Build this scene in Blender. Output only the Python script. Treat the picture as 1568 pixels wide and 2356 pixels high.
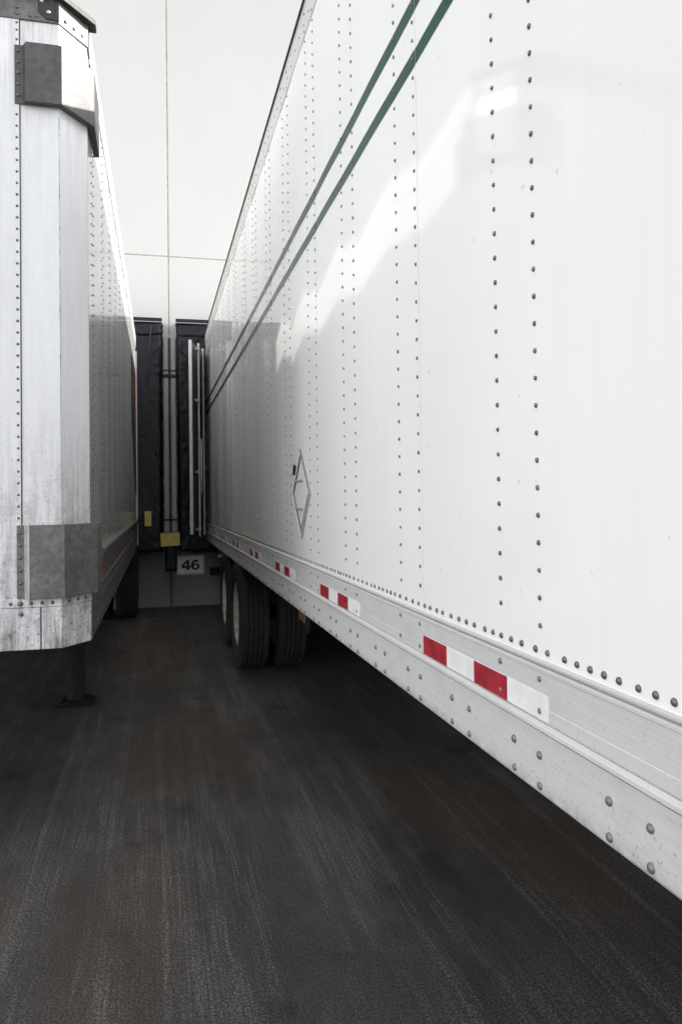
import bpy, bmesh, math, random
from mathutils import Vector, Matrix, noise
random.seed(7)
scene = bpy.context.scene
C = scene.collection
for o in list(bpy.data.objects):
    bpy.data.objects.remove(o)

# ------------------------------------------------------------------ camera
CAM_H = 1.6
YAW, PITCH, ROLL = 0.2391, 0.02032, -0.01346
fwd = Vector((math.sin(YAW)*math.cos(PITCH), math.cos(YAW)*math.cos(PITCH), math.sin(PITCH)))
r0 = Vector((math.cos(YAW), -math.sin(YAW), 0)); u0 = r0.cross(fwd)
rgt = r0*math.cos(ROLL) + u0*math.sin(ROLL); upv = u0*math.cos(ROLL) - r0*math.sin(ROLL)
cd = bpy.data.cameras.new('camera'); cam = bpy.data.objects.new('camera', cd); C.objects.link(cam)
cam.matrix_world = Matrix(((rgt.x, upv.x, -fwd.x, 0), (rgt.y, upv.y, -fwd.y, 0), (rgt.z, upv.z, -fwd.z, CAM_H), (0, 0, 0, 1)))
cd.sensor_fit = 'HORIZONTAL'; cd.sensor_width = 36.0
cd.lens = 1728.19/1568*36; cd.shift_y = -66.0/1568
cd.clip_start = 0.02; cd.clip_end = 2000
scene.camera = cam

def project(v):                       # picture coordinates in pixels of a 1568 x 2356 frame, and the distance
    d = Vector(v) - Vector((0, 0, CAM_H)); F = d.dot(fwd)
    if F < 0.05: return None
    return 784 + 1728.19*d.dot(rgt)/F, 1178 - (1728.19*d.dot(upv)/F + 66.0), F

# ------------------------------------------------------------------ sky, sun, exposure
SUN = Vector((1.0, 0.03, 0.574)).normalized()
elev = math.asin(SUN.z); azim = math.atan2(SUN.x, SUN.y)
w = bpy.data.worlds.new('World'); scene.world = w; w.use_nodes = True
wn = w.node_tree; wn.nodes.clear()
sky = wn.nodes.new('ShaderNodeTexSky'); sky.sky_type = 'NISHITA'; sky.sun_disc = False
sky.sun_elevation = elev; sky.sun_rotation = azim
sky.air_density = 1.0; sky.dust_density = 0.8; sky.ozone_density = 1.0
hs = wn.nodes.new('ShaderNodeHueSaturation'); hs.inputs['Saturation'].default_value = 0.09
bg = wn.nodes.new('ShaderNodeBackground'); bg.inputs['Strength'].default_value = 0.15
wo = wn.nodes.new('ShaderNodeOutputWorld')
wn.links.new(sky.outputs[0], hs.inputs['Color']); wn.links.new(hs.outputs[0], bg.inputs['Color']); wn.links.new(bg.outputs[0], wo.inputs[0])
sd = bpy.data.lights.new('sun', 'SUN'); sd.energy = 2.2; sd.angle = math.radians(0.5); sd.color = (1.0, 0.95, 0.87)
so = bpy.data.objects.new('sun', sd); C.objects.link(so)
so.rotation_euler = SUN.to_track_quat('Z', 'Y').to_euler(); so.location = (30, 0, 20)
scene.render.engine = 'CYCLES'
vs = scene.view_settings; vs.view_transform = 'Standard'; vs.look = 'None'; vs.gamma = 1.0; vs.exposure = 1.95
scene.cycles.max_bounces = 5; scene.cycles.diffuse_bounces = 4; scene.cycles.glossy_bounces = 4

# ------------------------------------------------------------------ materials
def nd(nt, typ, **kw):
    n = nt.nodes.new(typ)
    for k, v in kw.items():
        if k in n.inputs: n.inputs[k].default_value = v
        else: setattr(n, k, v)
    return n
def ramp(nt, src, stops):
    r = nt.nodes.new('ShaderNodeValToRGB'); e = r.color_ramp.elements
    while len(e) < len(stops): e.new(0.5)
    for el, (p, c) in zip(e, stops):
        el.position = p; el.color = (*(c if isinstance(c, tuple) else (c, c, c)), 1)
    nt.links.new(src, r.inputs[0]); return r.outputs[0]
def mix(nt, fac, a, b, mode='MIX'):
    m = nt.nodes.new('ShaderNodeMix'); m.data_type = 'RGBA'; m.blend_type = mode
    if isinstance(fac, (int, float)): m.inputs[0].default_value = fac
    else: nt.links.new(fac, m.inputs[0])
    for s, v in ((6, a), (7, b)):
        if isinstance(v, tuple): m.inputs[s].default_value = (*v, 1)
        else: nt.links.new(v, m.inputs[s])
    return m.outputs[2]
def noise_tex(nt, scale, detail=4, rough=0.55, stretch=(1, 1, 1), off=(0, 0, 0)):
    tc = nt.nodes.new('ShaderNodeTexCoord'); mp = nt.nodes.new('ShaderNodeMapping')
    mp.inputs['Scale'].default_value = stretch; mp.inputs['Location'].default_value = off
    nt.links.new(tc.outputs['Object'], mp.inputs[0])
    n = nd(nt, 'ShaderNodeTexNoise', Scale=scale, Detail=detail, Roughness=rough)
    nt.links.new(mp.outputs[0], n.inputs['Vector']); return n.outputs['Fac']
def new_mat(name, rough=0.5, metal=0.0, col=(0.5, 0.5, 0.5), spec=0.5):
    m = bpy.data.materials.new(name); m.use_nodes = True; nt = m.node_tree
    b = nt.nodes['Principled BSDF']
    b.inputs['Base Color'].default_value = (*col, 1); b.inputs['Roughness'].default_value = rough
    b.inputs['Metallic'].default_value = metal; b.inputs['Specular IOR Level'].default_value = spec
    return m, nt, b
def bump(nt, b, src, strength=0.2, dist=0.01):
    n = nd(nt, 'ShaderNodeBump', Strength=strength, Distance=dist)
    nt.links.new(src, n.inputs['Height']); nt.links.new(n.outputs[0], b.inputs['Normal'])
def plain(name, col, rough=0.5, metal=0.0, var=0.25, scale=12, bstr=0.0, spec=0.5):
    """one colour broken up by soft mottling"""
    m, nt, b = new_mat(name, rough, metal, col, spec)
    f = noise_tex(nt, scale, 5, 0.6)
    lo = tuple(c*(1-var) for c in col); hi = tuple(min(1, c*(1+var*0.6)) for c in col)
    nt.links.new(ramp(nt, f, [(0.3, lo), (0.7, hi)]), b.inputs['Base Color'])
    r = nt.nodes.new('ShaderNodeMapRange'); r.inputs[3].default_value = max(0.03, rough-0.08); r.inputs[4].default_value = min(1, rough+0.12)
    nt.links.new(f, r.inputs[0]); nt.links.new(r.outputs[0], b.inputs['Roughness'])
    if bstr: bump(nt, b, noise_tex(nt, scale*6, 4), bstr, 0.004)
    return m
def math_node(nt, op, a, b_=None, clamp=False):
    n = nt.nodes.new('ShaderNodeMath'); n.operation = op; n.use_clamp = clamp
    for i, v in enumerate((a, b_)):
        if v is None: continue
        if isinstance(v, (int, float)): n.inputs[i].default_value = v
        else: nt.links.new(v, n.inputs[i])
    return n.outputs[0]
def zgrad(nt, z0, z1):                 # 1 below z0, 0 above z1 (object height): where road spray has settled
    tc = nt.nodes.new('ShaderNodeTexCoord'); s = nt.nodes.new('ShaderNodeSeparateXYZ')
    nt.links.new(tc.outputs['Object'], s.inputs[0])
    r = nt.nodes.new('ShaderNodeMapRange'); r.inputs[1].default_value = z0; r.inputs[2].default_value = z1
    r.inputs[3].default_value = 1; r.inputs[4].default_value = 0
    nt.links.new(s.outputs[2], r.inputs[0]); return r.outputs[0]

def paint_white():                      # glossy clean side panels
    m, nt, b = new_mat('white_gloss_paint', 0.1, 0, (0.8, 0.8, 0.79), 0.14)
    soft = noise_tex(nt, 1.3, 2, 0.55, (1, 1, 0.5))
    base = ramp(nt, soft, [(0.35, (0.79, 0.79, 0.785)), (0.7, (0.82, 0.82, 0.815))])
    streak = noise_tex(nt, 3.0, 3, 0.65, (1, 9, 0.25))
    base = mix(nt, math_node(nt, 'MULTIPLY', ramp(nt, streak, [(0.55, 0.0), (0.8, 1.0)]), 0.12), base, (0.62, 0.61, 0.59))
    speck = noise_tex(nt, 34, 2, 0.5)
    base = mix(nt, math_node(nt, 'MULTIPLY', ramp(nt, speck, [(0.73, 0.0), (0.76, 1.0)]), 0.55), base, (0.42, 0.41, 0.39))
    nt.links.new(base, b.inputs['Base Color'])
    r = nt.nodes.new('ShaderNodeMapRange'); r.inputs[3].default_value = 0.02; r.inputs[4].default_value = 0.10
    nt.links.new(streak, r.inputs[0]); nt.links.new(r.outputs[0], b.inputs['Roughness'])
    return m
def paint_dirty(name, base=(0.78, 0.79, 0.81), dirt=(0.30, 0.29, 0.28), amt=0.55, lo=1.2, hi=2.6, rough=0.3, speckle=0.75):
    m, nt, b = new_mat(name, rough)
    soft = noise_tex(nt, 2.0, 4, 0.6, (1, 1, 0.4))
    col = ramp(nt, soft, [(0.3, tuple(c*0.9 for c in base)), (0.7, base)])
    streak = noise_tex(nt, 5.0, 6, 0.7, (7, 7, 0.5))
    blot = noise_tex(nt, 9.0, 6, 0.7)
    g = zgrad(nt, lo, hi)
    drip = math_node(nt, 'SUBTRACT', 1.0, zgrad(nt, 3.25, 3.9))
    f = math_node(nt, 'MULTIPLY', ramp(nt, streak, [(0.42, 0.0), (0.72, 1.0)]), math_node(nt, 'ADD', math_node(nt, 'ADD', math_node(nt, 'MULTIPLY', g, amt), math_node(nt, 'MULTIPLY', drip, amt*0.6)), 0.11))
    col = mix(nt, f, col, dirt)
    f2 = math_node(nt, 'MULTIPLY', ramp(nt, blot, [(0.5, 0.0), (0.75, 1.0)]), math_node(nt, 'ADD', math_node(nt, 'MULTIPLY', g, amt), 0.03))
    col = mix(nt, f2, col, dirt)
    sp = ramp(nt, noise_tex(nt, 85, 3, 0.65), [(0.59, 0.0), (0.67, 1.0)])
    col = mix(nt, math_node(nt, 'MULTIPLY', sp, math_node(nt, 'ADD', math_node(nt, 'MULTIPLY', g, speckle), 0.10)), col, (0.10, 0.095, 0.09))
    chips = ramp(nt, noise_tex(nt, 26, 4, 0.7, (1, 1, 0.7)), [(0.57, 0.0), (0.64, 1.0)])
    col = mix(nt, math_node(nt, 'MULTIPLY', chips, math_node(nt, 'MULTIPLY', zgrad(nt, lo-0.02, lo+0.55), speckle*0.75)), col, (0.075, 0.07, 0.065))
    scr = ramp(nt, noise_tex(nt, 3.0, 3, 0.5, (2, 2, 60)), [(0.72, 0.0), (0.74, 1.0)])
    col = mix(nt, math_node(nt, 'MULTIPLY', scr, 0.25), col, (0.35, 0.34, 0.33))
    nt.links.new(col, b.inputs['Base Color'])
    bump(nt, b, blot, 0.08, 0.004)
    return m
def rail_metal():                       # brushed, slightly dusty aluminium
    m, nt, b = new_mat('mill_aluminium', 0.5, 0.1)
    br = noise_tex(nt, 40, 4, 0.6, (1, 0.03, 6))
    col = ramp(nt, br, [(0.3, (0.55, 0.546, 0.535)), (0.7, (0.62, 0.616, 0.605))])
    blot = noise_tex(nt, 7, 6, 0.7, (1, 1, 1.6))
    col = mix(nt, math_node(nt, 'MULTIPLY', ramp(nt, blot, [(0.5, 0.0), (0.78, 1.0)]), 0.4), col, (0.40, 0.39, 0.37))
    sp = ramp(nt, noise_tex(nt, 130, 3, 0.6), [(0.62, 0.0), (0.68, 1.0)])
    edge = math_node(nt, 'ADD', math_node(nt, 'MULTIPLY', zgrad(nt, 1.003, 1.12), 0.6), 0.25)
    col = mix(nt, math_node(nt, 'MULTIPLY', sp, edge), col, (0.16, 0.15, 0.14))
    rim = math_node(nt, 'MULTIPLY', zgrad(nt, 1.002, 1.03), ramp(nt, noise_tex(nt, 22, 5, 0.7), [(0.35, 0.0), (0.65, 1.0)]))
    col = mix(nt, math_node(nt, 'MULTIPLY', rim, 0.6), col, (0.17, 0.16, 0.15))
    nt.links.new(col, b.inputs['Base Color'])
    bump(nt, b, br, 0.06, 0.002)
    return m
def ground_mat():
    m, nt, b = new_mat('dark_worn_concrete', 0.8, 0, (0.04, 0.04, 0.04), 0.3)
    mott = noise_tex(nt, 2.2, 8, 0.72, (1, 0.5, 1))
    col = ramp(nt, mott, [(0.30, (0.034, 0.0335, 0.033)), (0.5, (0.052, 0.051, 0.050)), (0.68, (0.076, 0.074, 0.069))])
    warm = noise_tex(nt, 0.8, 3, 0.55, (1, 0.4, 1), (4.3, 2, 0))
    col = mix(nt, math_node(nt, 'MULTIPLY', ramp(nt, warm, [(0.42, 0.0), (0.62, 0.9)]), 0.8), col, (0.072, 0.053, 0.041))
    scuff = noise_tex(nt, 6.0, 6, 0.78, (2.6, 0.13, 1))
    track = noise_tex(nt, 1.5, 3, 0.6, (1.6, 0.14, 1), (3.1, 0, 0))
    patch = noise_tex(nt, 1.7, 5, 0.7, (1.2, 0.45, 1), (9, 1, 0))
    broom = noise_tex(nt, 55, 2, 0.6, (2.4, 0.03, 1))
    fine = noise_tex(nt, 120, 3, 0.85)
    grit = ramp(nt, fine, [(0.46, 0.0), (0.60, 1.0)])
    lines = ramp(nt, broom, [(0.42, 0.15), (0.60, 1.0)])
    gl_ = math_node(nt, 'MULTIPLY', grit, lines)
    f = math_node(nt, 'MULTIPLY', ramp(nt, scuff, [(0.47, 0.0), (0.62, 1.0)]), ramp(nt, track, [(0.45, 0.0), (0.60, 1.0)]))
    col = mix(nt, math_node(nt, 'MULTIPLY', f, gl_), col, (0.23, 0.22, 0.205))
    cloud = math_node(nt, 'MULTIPLY', ramp(nt, patch, [(0.46, 0.0), (0.64, 0.85)]), gl_)
    col = mix(nt, cloud, col, (0.165, 0.157, 0.145))
    rid = noise_tex(nt, 1.35, 2, 0.5, (1.7, 0.055, 1), (6.3, 0.4, 0))
    rl = math_node(nt, 'SUBTRACT', 1.0, math_node(nt, 'MULTIPLY', math_node(nt, 'ABSOLUTE', math_node(nt, 'SUBTRACT', rid, 0.5)), 34), True)
    rl = math_node(nt, 'MULTIPLY', rl, math_node(nt, 'ADD', math_node(nt, 'MULTIPLY', gl_, 0.8), 0.12))
    col = mix(nt, math_node(nt, 'MULTIPLY', rl, ramp(nt, patch, [(0.40, 0.1), (0.58, 0.8)])), col, (0.22, 0.212, 0.2))
    col = mix(nt, 0.9, col, ramp(nt, fine, [(0.40, 0.38), (0.62, 1.4)]), 'MULTIPLY')
    spot = ramp(nt, noise_tex(nt, 2.6, 3, 0.5, (1, 0.7, 1), (1, 5, 0)), [(0.62, 0.0), (0.70, 0.55)])
    col = mix(nt, spot, col, (0.020, 0.0185, 0.017))
    line = noise_tex(nt, 1.2, 3, 0.6, (0.35, 3.4, 1), (0, 7, 0))
    ln = math_node(nt, 'SUBTRACT', 1.0, math_node(nt, 'MULTIPLY', math_node(nt, 'ABSOLUTE', math_node(nt, 'SUBTRACT', line, 0.52)), 300), True)
    col = mix(nt, math_node(nt, 'MULTIPLY', math_node(nt, 'MULTIPLY', ln, ramp(nt, patch, [(0.5, 0.0), (0.62, 1.0)])), 0.2), col, (0.2, 0.195, 0.185))
    nt.links.new(col, b.inputs['Base Color'])
    bump(nt, b, fine, 0.3, 0.003)
    return m
def wall_mat(name, col, dirt, famt):
    m, nt, b = new_mat(name, 0.7)
    f = noise_tex(nt, 0.7, 6, 0.6)
    c = ramp(nt, f, [(0.3, tuple(x*0.96 for x in col)), (0.7, col)])
    st = noise_tex(nt, 2.4, 6, 0.7, (3, 1, 0.35))
    c = mix(nt, math_node(nt, 'MULTIPLY', ramp(nt, st, [(0.52, 0.0), (0.8, 1.0)]), famt), c, dirt)
    nt.links.new(c, b.inputs['Base Color'])
    bump(nt, b, noise_tex(nt, 60, 5, 0.65), 0.15, 0.004)
    return m
def vinyl_mat():
    m, nt, b = new_mat('black_vinyl', 0.4, 0, (0.02, 0.021, 0.025), 0.22)
    f = noise_tex(nt, 3, 6, 0.65)
    nt.links.new(ramp(nt, f, [(0.35, (0.006, 0.0072, 0.011)), (0.7, (0.009, 0.0105, 0.0155))]), b.inputs['Base Color'])
    bump(nt, b, noise_tex(nt, 9, 4, 0.55, (1.6, 1, 0.35)), 0.12, 0.02)
    return m
def rubber_mat():
    m, nt, b = new_mat('tyre_rubber', 0.8, 0, (0.022, 0.022, 0.022), 0.3)
    f = noise_tex(nt, 9, 6, 0.7)
    nt.links.new(ramp(nt, f, [(0.35, (0.009, 0.009, 0.009)), (0.75, (0.022, 0.021, 0.020))]), b.inputs['Base Color'])
    bump(nt, b, noise_tex(nt, 120, 3), 0.15, 0.002)
    return m
def steel_guard(name, c0=0.16, c1=0.30, warm=1.0):
    m, nt, b = new_mat(name, 0.5, 0.35)
    f = noise_tex(nt, 30, 6, 0.75); g = noise_tex(nt, 4, 5, 0.6)
    col = ramp(nt, f, [(0.3, (c0, c0*0.96, c0*0.95*warm)), (0.7, (c1, c1*0.955, c1*0.95*warm))])
    col = mix(nt, ramp(nt, g, [(0.4, 0.0), (0.75, 0.6)]), col, (c0*0.8, c0*0.74, c0*0.70))
    sp = ramp(nt, noise_tex(nt, 170, 2, 0.5), [(0.62, 0.0), (0.7, 0.6)])
    col = mix(nt, sp, col, (0.06, 0.055, 0.05))
    nt.links.new(col, b.inputs['Base Color']); bump(nt, b, f, 0.12, 0.003)
    return m
M = dict(
    white=paint_white(),
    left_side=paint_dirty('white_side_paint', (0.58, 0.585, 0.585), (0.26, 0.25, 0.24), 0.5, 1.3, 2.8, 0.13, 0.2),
    left_front=paint_dirty('weathered_white_panel', (0.77, 0.775, 0.79), (0.14, 0.135, 0.13), 0.85, 0.95, 2.05, 0.34, 1.0),
    rail=rail_metal(),
    top_rail=plain('dusty_rail_aluminium', (0.60, 0.585, 0.575), 0.4, 0.2, 0.12, 20),
    rivet=plain('grimy_rivet_metal', (0.16, 0.15, 0.14), 0.38, 0.55, 0.35, 60),
    rivet_dark=plain('dark_rivet_metal', (0.03, 0.03, 0.03), 0.6, 0.0, 0.3, 60),
    rivet_mid=plain('worn_rivet_metal', (0.20, 0.185, 0.17), 0.5, 0.3, 0.4, 60),
    rivet_light=plain('dull_rivet_aluminium', (0.21, 0.20, 0.19), 0.42, 0.4, 0.3, 60),
    bolt=plain('bright_bolt_steel', (0.6, 0.6, 0.62), 0.3, 0.7, 0.2, 60),
    green=plain('green_stripe_vinyl', (0.002, 0.058, 0.036), 0.22, 0, 0.15, 6, 0, 0.06),
    red=plain('red_reflective_tape', (0.33, 0.018, 0.03), 0.4, 0, 0.45, 22),
    tape_white=plain('white_reflective_tape', (0.78, 0.78, 0.77), 0.4, 0, 0.12, 14),
    ground=ground_mat(),
    joint=plain('joint_filler', (0.035, 0.034, 0.032), 0.9, 0, 0.3, 8),
    wall=wall_mat('painted_tilt_up_concrete', (0.515, 0.509, 0.498), (0.41, 0.395, 0.37), 0.14),
    base=wall_mat('bare_foundation_concrete', (0.16, 0.157, 0.146), (0.085, 0.08, 0.073), 0.6),
    caulk=plain('weathered_caulk', (0.36, 0.33, 0.28), 0.8, 0, 0.45, 9),
    vinyl=vinyl_mat(),
    board=wall_mat('weathered_backing_board', (0.42, 0.42, 0.43), (0.13, 0.12, 0.12), 0.8),
    gap_shade=plain('gap_shade_dark', (0.07, 0.068, 0.066), 0.7, 0, 0.7, 9),
    strap=plain('black_strap', (0.02, 0.02, 0.02), 0.7, 0, 0.3, 30),
    yellow=plain('faded_yellow_vinyl', (0.72, 0.58, 0.16), 0.6, 0, 0.2, 14),
    rubber=rubber_mat(),
    bumper=plain('black_rubber_block', (0.02, 0.02, 0.02), 0.75, 0, 0.4, 12),
    rim=plain('white_wheel_paint', (0.30, 0.27, 0.245), 0.55, 0, 0.45, 18),
    dark=plain('dark_chassis_steel', (0.009, 0.009, 0.0095), 0.7, 0.0, 0.4, 10, 0, 0.2),
    grey_steel=plain('grey_galvanised_steel', (0.42, 0.42, 0.43), 0.4, 0.5, 0.25, 16),
    guard_dark=steel_guard('dark_weathered_guard', 0.05, 0.11, 1.05),
    guard=steel_guard('weathered_guard_plate', 0.08, 0.25, 0.95),
    band=steel_guard('sooty_top_band', 0.08, 0.19, 0.98),
    trim=plain('black_roof_trim', (0.025, 0.024, 0.023), 0.6, 0, 0.3, 20),
    roof=plain('white_roof_skin', (0.6, 0.6, 0.6), 0.4, 0.1, 0.2, 3),
    sign=plain('white_sign_plate', (0.74, 0.74, 0.77), 0.45, 0, 0.18, 16),
    ink=plain('black_sign_ink', (0.012, 0.012, 0.012), 0.5, 0, 0.2, 20),
    amber=plain('amber_lens', (0.14, 0.058, 0.032), 0.3, 0, 0.2, 30),
    orange=plain('orange_lens', (0.75, 0.25, 0.03), 0.3, 0, 0.2, 30),
    rod=plain('zinc_lock_rod', (0.50, 0.50, 0.485), 0.35, 0.3, 0.2, 20),
    door=plain('dark_door_skin', (0.03, 0.031, 0.034), 0.4, 0, 0.3, 5),
    door_edge=plain('pale_door_frame', (0.60, 0.59, 0.575), 0.4, 0.1, 0.15, 10),
    graphic=plain('brown_amber_graphic', (0.20, 0.085, 0.018), 0.3, 0, 0.7, 5),
    graphic_dark=plain('maroon_graphic', (0.045, 0.018, 0.016), 0.3, 0, 0.3, 5),
    letter=plain('faded_letter_vinyl', (0.72, 0.72, 0.72), 0.4, 0, 0.2, 8),
    rope=plain('dark_rope', (0.015, 0.015, 0.016), 0.8, 0, 0.2, 40),
)
# ------------------------------------------------------------------ mesh helpers
class MB:
    def __init__(s): s.v, s.f, s.sm = [], [], []
    def add(s, vs, fs, smooth=False):
        b = len(s.v); s.v += [tuple(v) for v in vs]; s.f += [tuple(i+b for i in f) for f in fs]; s.sm += [smooth]*len(fs); return s
    def box(s, x0, x1, y0, y1, z0, z1):
        vs = [(x, y, z) for z in (z0, z1) for y in (y0, y1) for x in (x0, x1)]
        return s.add(vs, [(0, 2, 3, 1), (4, 5, 7, 6), (0, 1, 5, 4), (2, 6, 7, 3), (0, 4, 6, 2), (1, 3, 7, 5)])
    def prism(s, poly, axis, a, b):
        """closed polygon (two coordinates) swept along an axis"""
        n = len(poly)
        def P(p, t): return {'x': (t, p[0], p[1]), 'y': (p[0], t, p[1]), 'z': (p[0], p[1], t)}[axis]
        vs = [P(p, a) for p in poly] + [P(p, b) for p in poly]
        fs = [(i, (i+1) % n, n+(i+1) % n, n+i) for i in range(n)] + [tuple(range(n-1, -1, -1)), tuple(range(n, 2*n))]
        return s.add(vs, fs)
    def tube(s, pts, r, n=8):
        pts = [Vector(p) for p in pts]; rings = []
        for i, p in enumerate(pts):
            d = (pts[min(i+1, len(pts)-1)] - pts[max(i-1, 0)]).normalized()
            a = d.orthogonal().normalized() if abs(d.z) > 0.95 else d.cross(Vector((0, 0, 1))).normalized()
            c = d.cross(a); rings.append([p + r*(a*math.cos(t*2*math.pi/n) + c*math.sin(t*2*math.pi/n)) for t in range(n)])
        vs = [v for q in rings for v in q]; m = len(rings)
        fs = [(i*n+j, i*n+(j+1) % n, (i+1)*n+(j+1) % n, (i+1)*n+j) for i in range(m-1) for j in range(n)]
        s.add(vs, fs, True)
        s.add(rings[0], [tuple(range(n-1, -1, -1))]); s.add(rings[-1], [tuple(range(n))]); return s
    def lathe_x(s, prof, n=48, c=(0, 0, 0), closed=False):
        m = len(prof); vs = []
        for i in range(n):
            a = 2*math.pi*i/n
            vs += [(c[0]+x, c[1]+r*math.cos(a), c[2]+r*math.sin(a)) for x, r in prof]
        fs = []
        for i in range(n):
            k = (i+1) % n
            for j in range(m-1 + (1 if closed else 0)):
                l = (j+1) % m; fs.append((i*m+j, i*m+l, k*m+l, k*m+j))
        return s.add(vs, fs, True)
    def mesh(s, name):
        me = bpy.data.meshes.new(name); me.from_pydata(s.v, [], s.f)
        me.polygons.foreach_set('use_smooth', s.sm); me.validate()
        bm = bmesh.new(); bm.from_mesh(me); bmesh.ops.recalc_face_normals(bm, faces=bm.faces); bm.to_mesh(me); bm.free()
        me.update(); return me
    def build(s, name, mat, parent=None, bevel=0):
        me = s.mesh(name); me.materials.append(M[mat] if isinstance(mat, str) else mat)
        return link(name, me, parent, bevel)
def link(name, me, parent=None, bevel=0):
    o = bpy.data.objects.new(name, me); C.objects.link(o); o.parent = parent
    if bevel:
        b = o.modifiers.new('bevel', 'BEVEL'); b.width = bevel; b.segments = 2; b.limit_method = 'ANGLE'; b.angle_limit = math.radians(35)
        b.harden_normals = False
    return o
def tag(o, label=None, cat=None, group=None, kind=None):
    if label: o['label'] = label
    if cat: o['category'] = cat
    if group: o['group'] = group
    if kind: o['kind'] = kind
    return o
def empty(name, loc=(0, 0, 0), rz=0, parent=None):
    o = bpy.data.objects.new(name, None); C.objects.link(o); o.location = loc; o.rotation_euler = (0, 0, rz); o.parent = parent
    o.empty_display_size = 0.2; return o
def bx(name, mat, parent, x0, x1, y0, y1, z0, z1, bevel=0.003):
    return MB().box(x0, x1, y0, y1, z0, z1).build(name, mat, parent, bevel)

# rivet heads ------------------------------------------------------------------
def dome_geo(n=10):
    vs = [];
    for r, h in ((1.0, 0.0), (0.94, 0.28), (0.66, 0.56)):
        vs += [(r*math.cos(2*math.pi*i/n), r*math.sin(2*math.pi*i/n), h) for i in range(n)]
    vs.append((0, 0, 0.68)); fs = []
    for k in range(2):
        fs += [(k*n+i, k*n+(i+1) % n, (k+1)*n+(i+1) % n, (k+1)*n+i) for i in range(n)]
    fs += [(2*n+i, 2*n+(i+1) % n, 3*n) for i in range(n)]
    return vs, fs
DOME = dome_geo(10); DOME_LO = dome_geo(6)
_dm = {}
def dome_mesh(mat):
    if mat not in _dm:
        me = bpy.data.meshes.new('rivet'); me.from_pydata(DOME[0], [], DOME[1]); me.materials.append(M[mat])
        me.polygons.foreach_set('use_smooth', [True]*len(me.polygons)); _dm[mat] = me
    return _dm[mat]
def basis(nrm):
    z = Vector(nrm).normalized(); x = Vector((0, 0, 1)).cross(z).normalized(); y = z.cross(x)
    return Matrix((x, y, z)).transposed()
def put_rivets(root, rivets, name='rivet', limit=300):
    """rivets: (pos, normal, radius, material). The ones that show largest become parts; the rest are one mesh."""
    mw = Matrix.Translation(root.location) @ root.rotation_euler.to_matrix().to_4x4()
    sc = []
    for rv in rivets:
        q = project(mw @ Vector(rv[0]))
        vis = q and -20 < q[0] < 1590 and -20 < q[1] < 2376
        sc.append((rv[2]/q[2] if vis else 0, rv))
    sc.sort(key=lambda t: -t[0])
    near = [rv for s_, rv in sc[:limit] if s_ > 0]; rest = [rv for i, (s_, rv) in enumerate(sc) if not (i < limit and s_ > 0)]
    for pos, nrm, rad, mat in near:
        o = link(name, dome_mesh(mat), root); rr = rad*random.uniform(0.93, 1.07)
        o.matrix_local = Matrix.Translation(pos) @ basis(nrm).to_4x4() @ Matrix.Diagonal((rr, rr*random.uniform(0.95, 1.05), rr, 1))
    bym = {}
    for rv in rest: bym.setdefault(rv[3], []).append(rv)
    for mat, lst in bym.items():
        mb = MB()
        for pos, nrm, rad, _ in lst:
            B = basis(nrm); p = Vector(pos)
            mb.add([p + B @ (Vector(v)*rad) for v in DOME_LO[0]], DOME_LO[1], True)
        me = bpy.data.meshes.new('rivet_rows'); me.from_pydata(mb.v, [], mb.f); me.materials.append(M[mat])
        me.polygons.foreach_set('use_smooth', [True]*len(me.polygons))
        tag(link('rivet_rows', me, root), kind='stuff')

# ------------------------------------------------------------------ ground
WALL_Y = 11.72
g = MB(); g.add([(-400, -400, -0.02), (400, -400, -0.02), (400, 400, -0.02), (-400, 400, -0.02)], [(0, 1, 2, 3)])
ground = tag(g.build('ground', 'ground'), kind='structure')
yard = tag(bx('yard_bed', 'joint', None, -26, 26, -18, WALL_Y-0.02, -0.019, -0.012, 0), kind='structure')
SX, SY = 3.66, 5.86
for i in range(-7, 7):
    for j in range(-3, 2):
        x0 = 0.145 + i*SX; y0 = -0.01 + j*SY
        jj = 0.0004
        s = MB().box(x0+jj, x0+SX-jj, y0+jj, min(y0+SY, WALL_Y-0.02)-jj, -0.0115, random.uniform(-0.0006, 0.0006)).build('concrete_slab', 'ground', yard, 0.0012)

# ------------------------------------------------------------------ warehouse with its two docks
wh = tag(empty('warehouse', (0, WALL_Y, 0)), 'tall white painted warehouse wall of concrete panels behind the trailers', 'building')
JX = 0.185
for i in range(-4, 4):
    x0 = JX + i*7.3; x1 = x0+7.3; jj = 0.009
    MB().box(x0+jj, x1-jj, 0, 0.22, 1.06, 5.337).build('wall_panel', 'wall', wh, 0.006)
    MB().box(x0+jj, x1-jj, 0, 0.22, 5.350, 10.6).build('wall_panel', 'wall', wh, 0.006)
    MB().box(x0+jj, x1-jj, 0.0, 0.22, -0.3, 1.052).build('foundation_panel', 'base', wh, 0.006)
bx('joint_backing', 'caulk', wh, -29, 29, 0.007, 0.2, 1.056, 10.55, 0)
bx('joint_backing', 'joint', wh, -29, 29, 0.009, 0.2, -0.3, 1.055, 0)
bx('roof_slab', 'roof', wh, -29.2, 29.2, -0.03, 26, 10.61, 10.85, 0.01)

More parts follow.
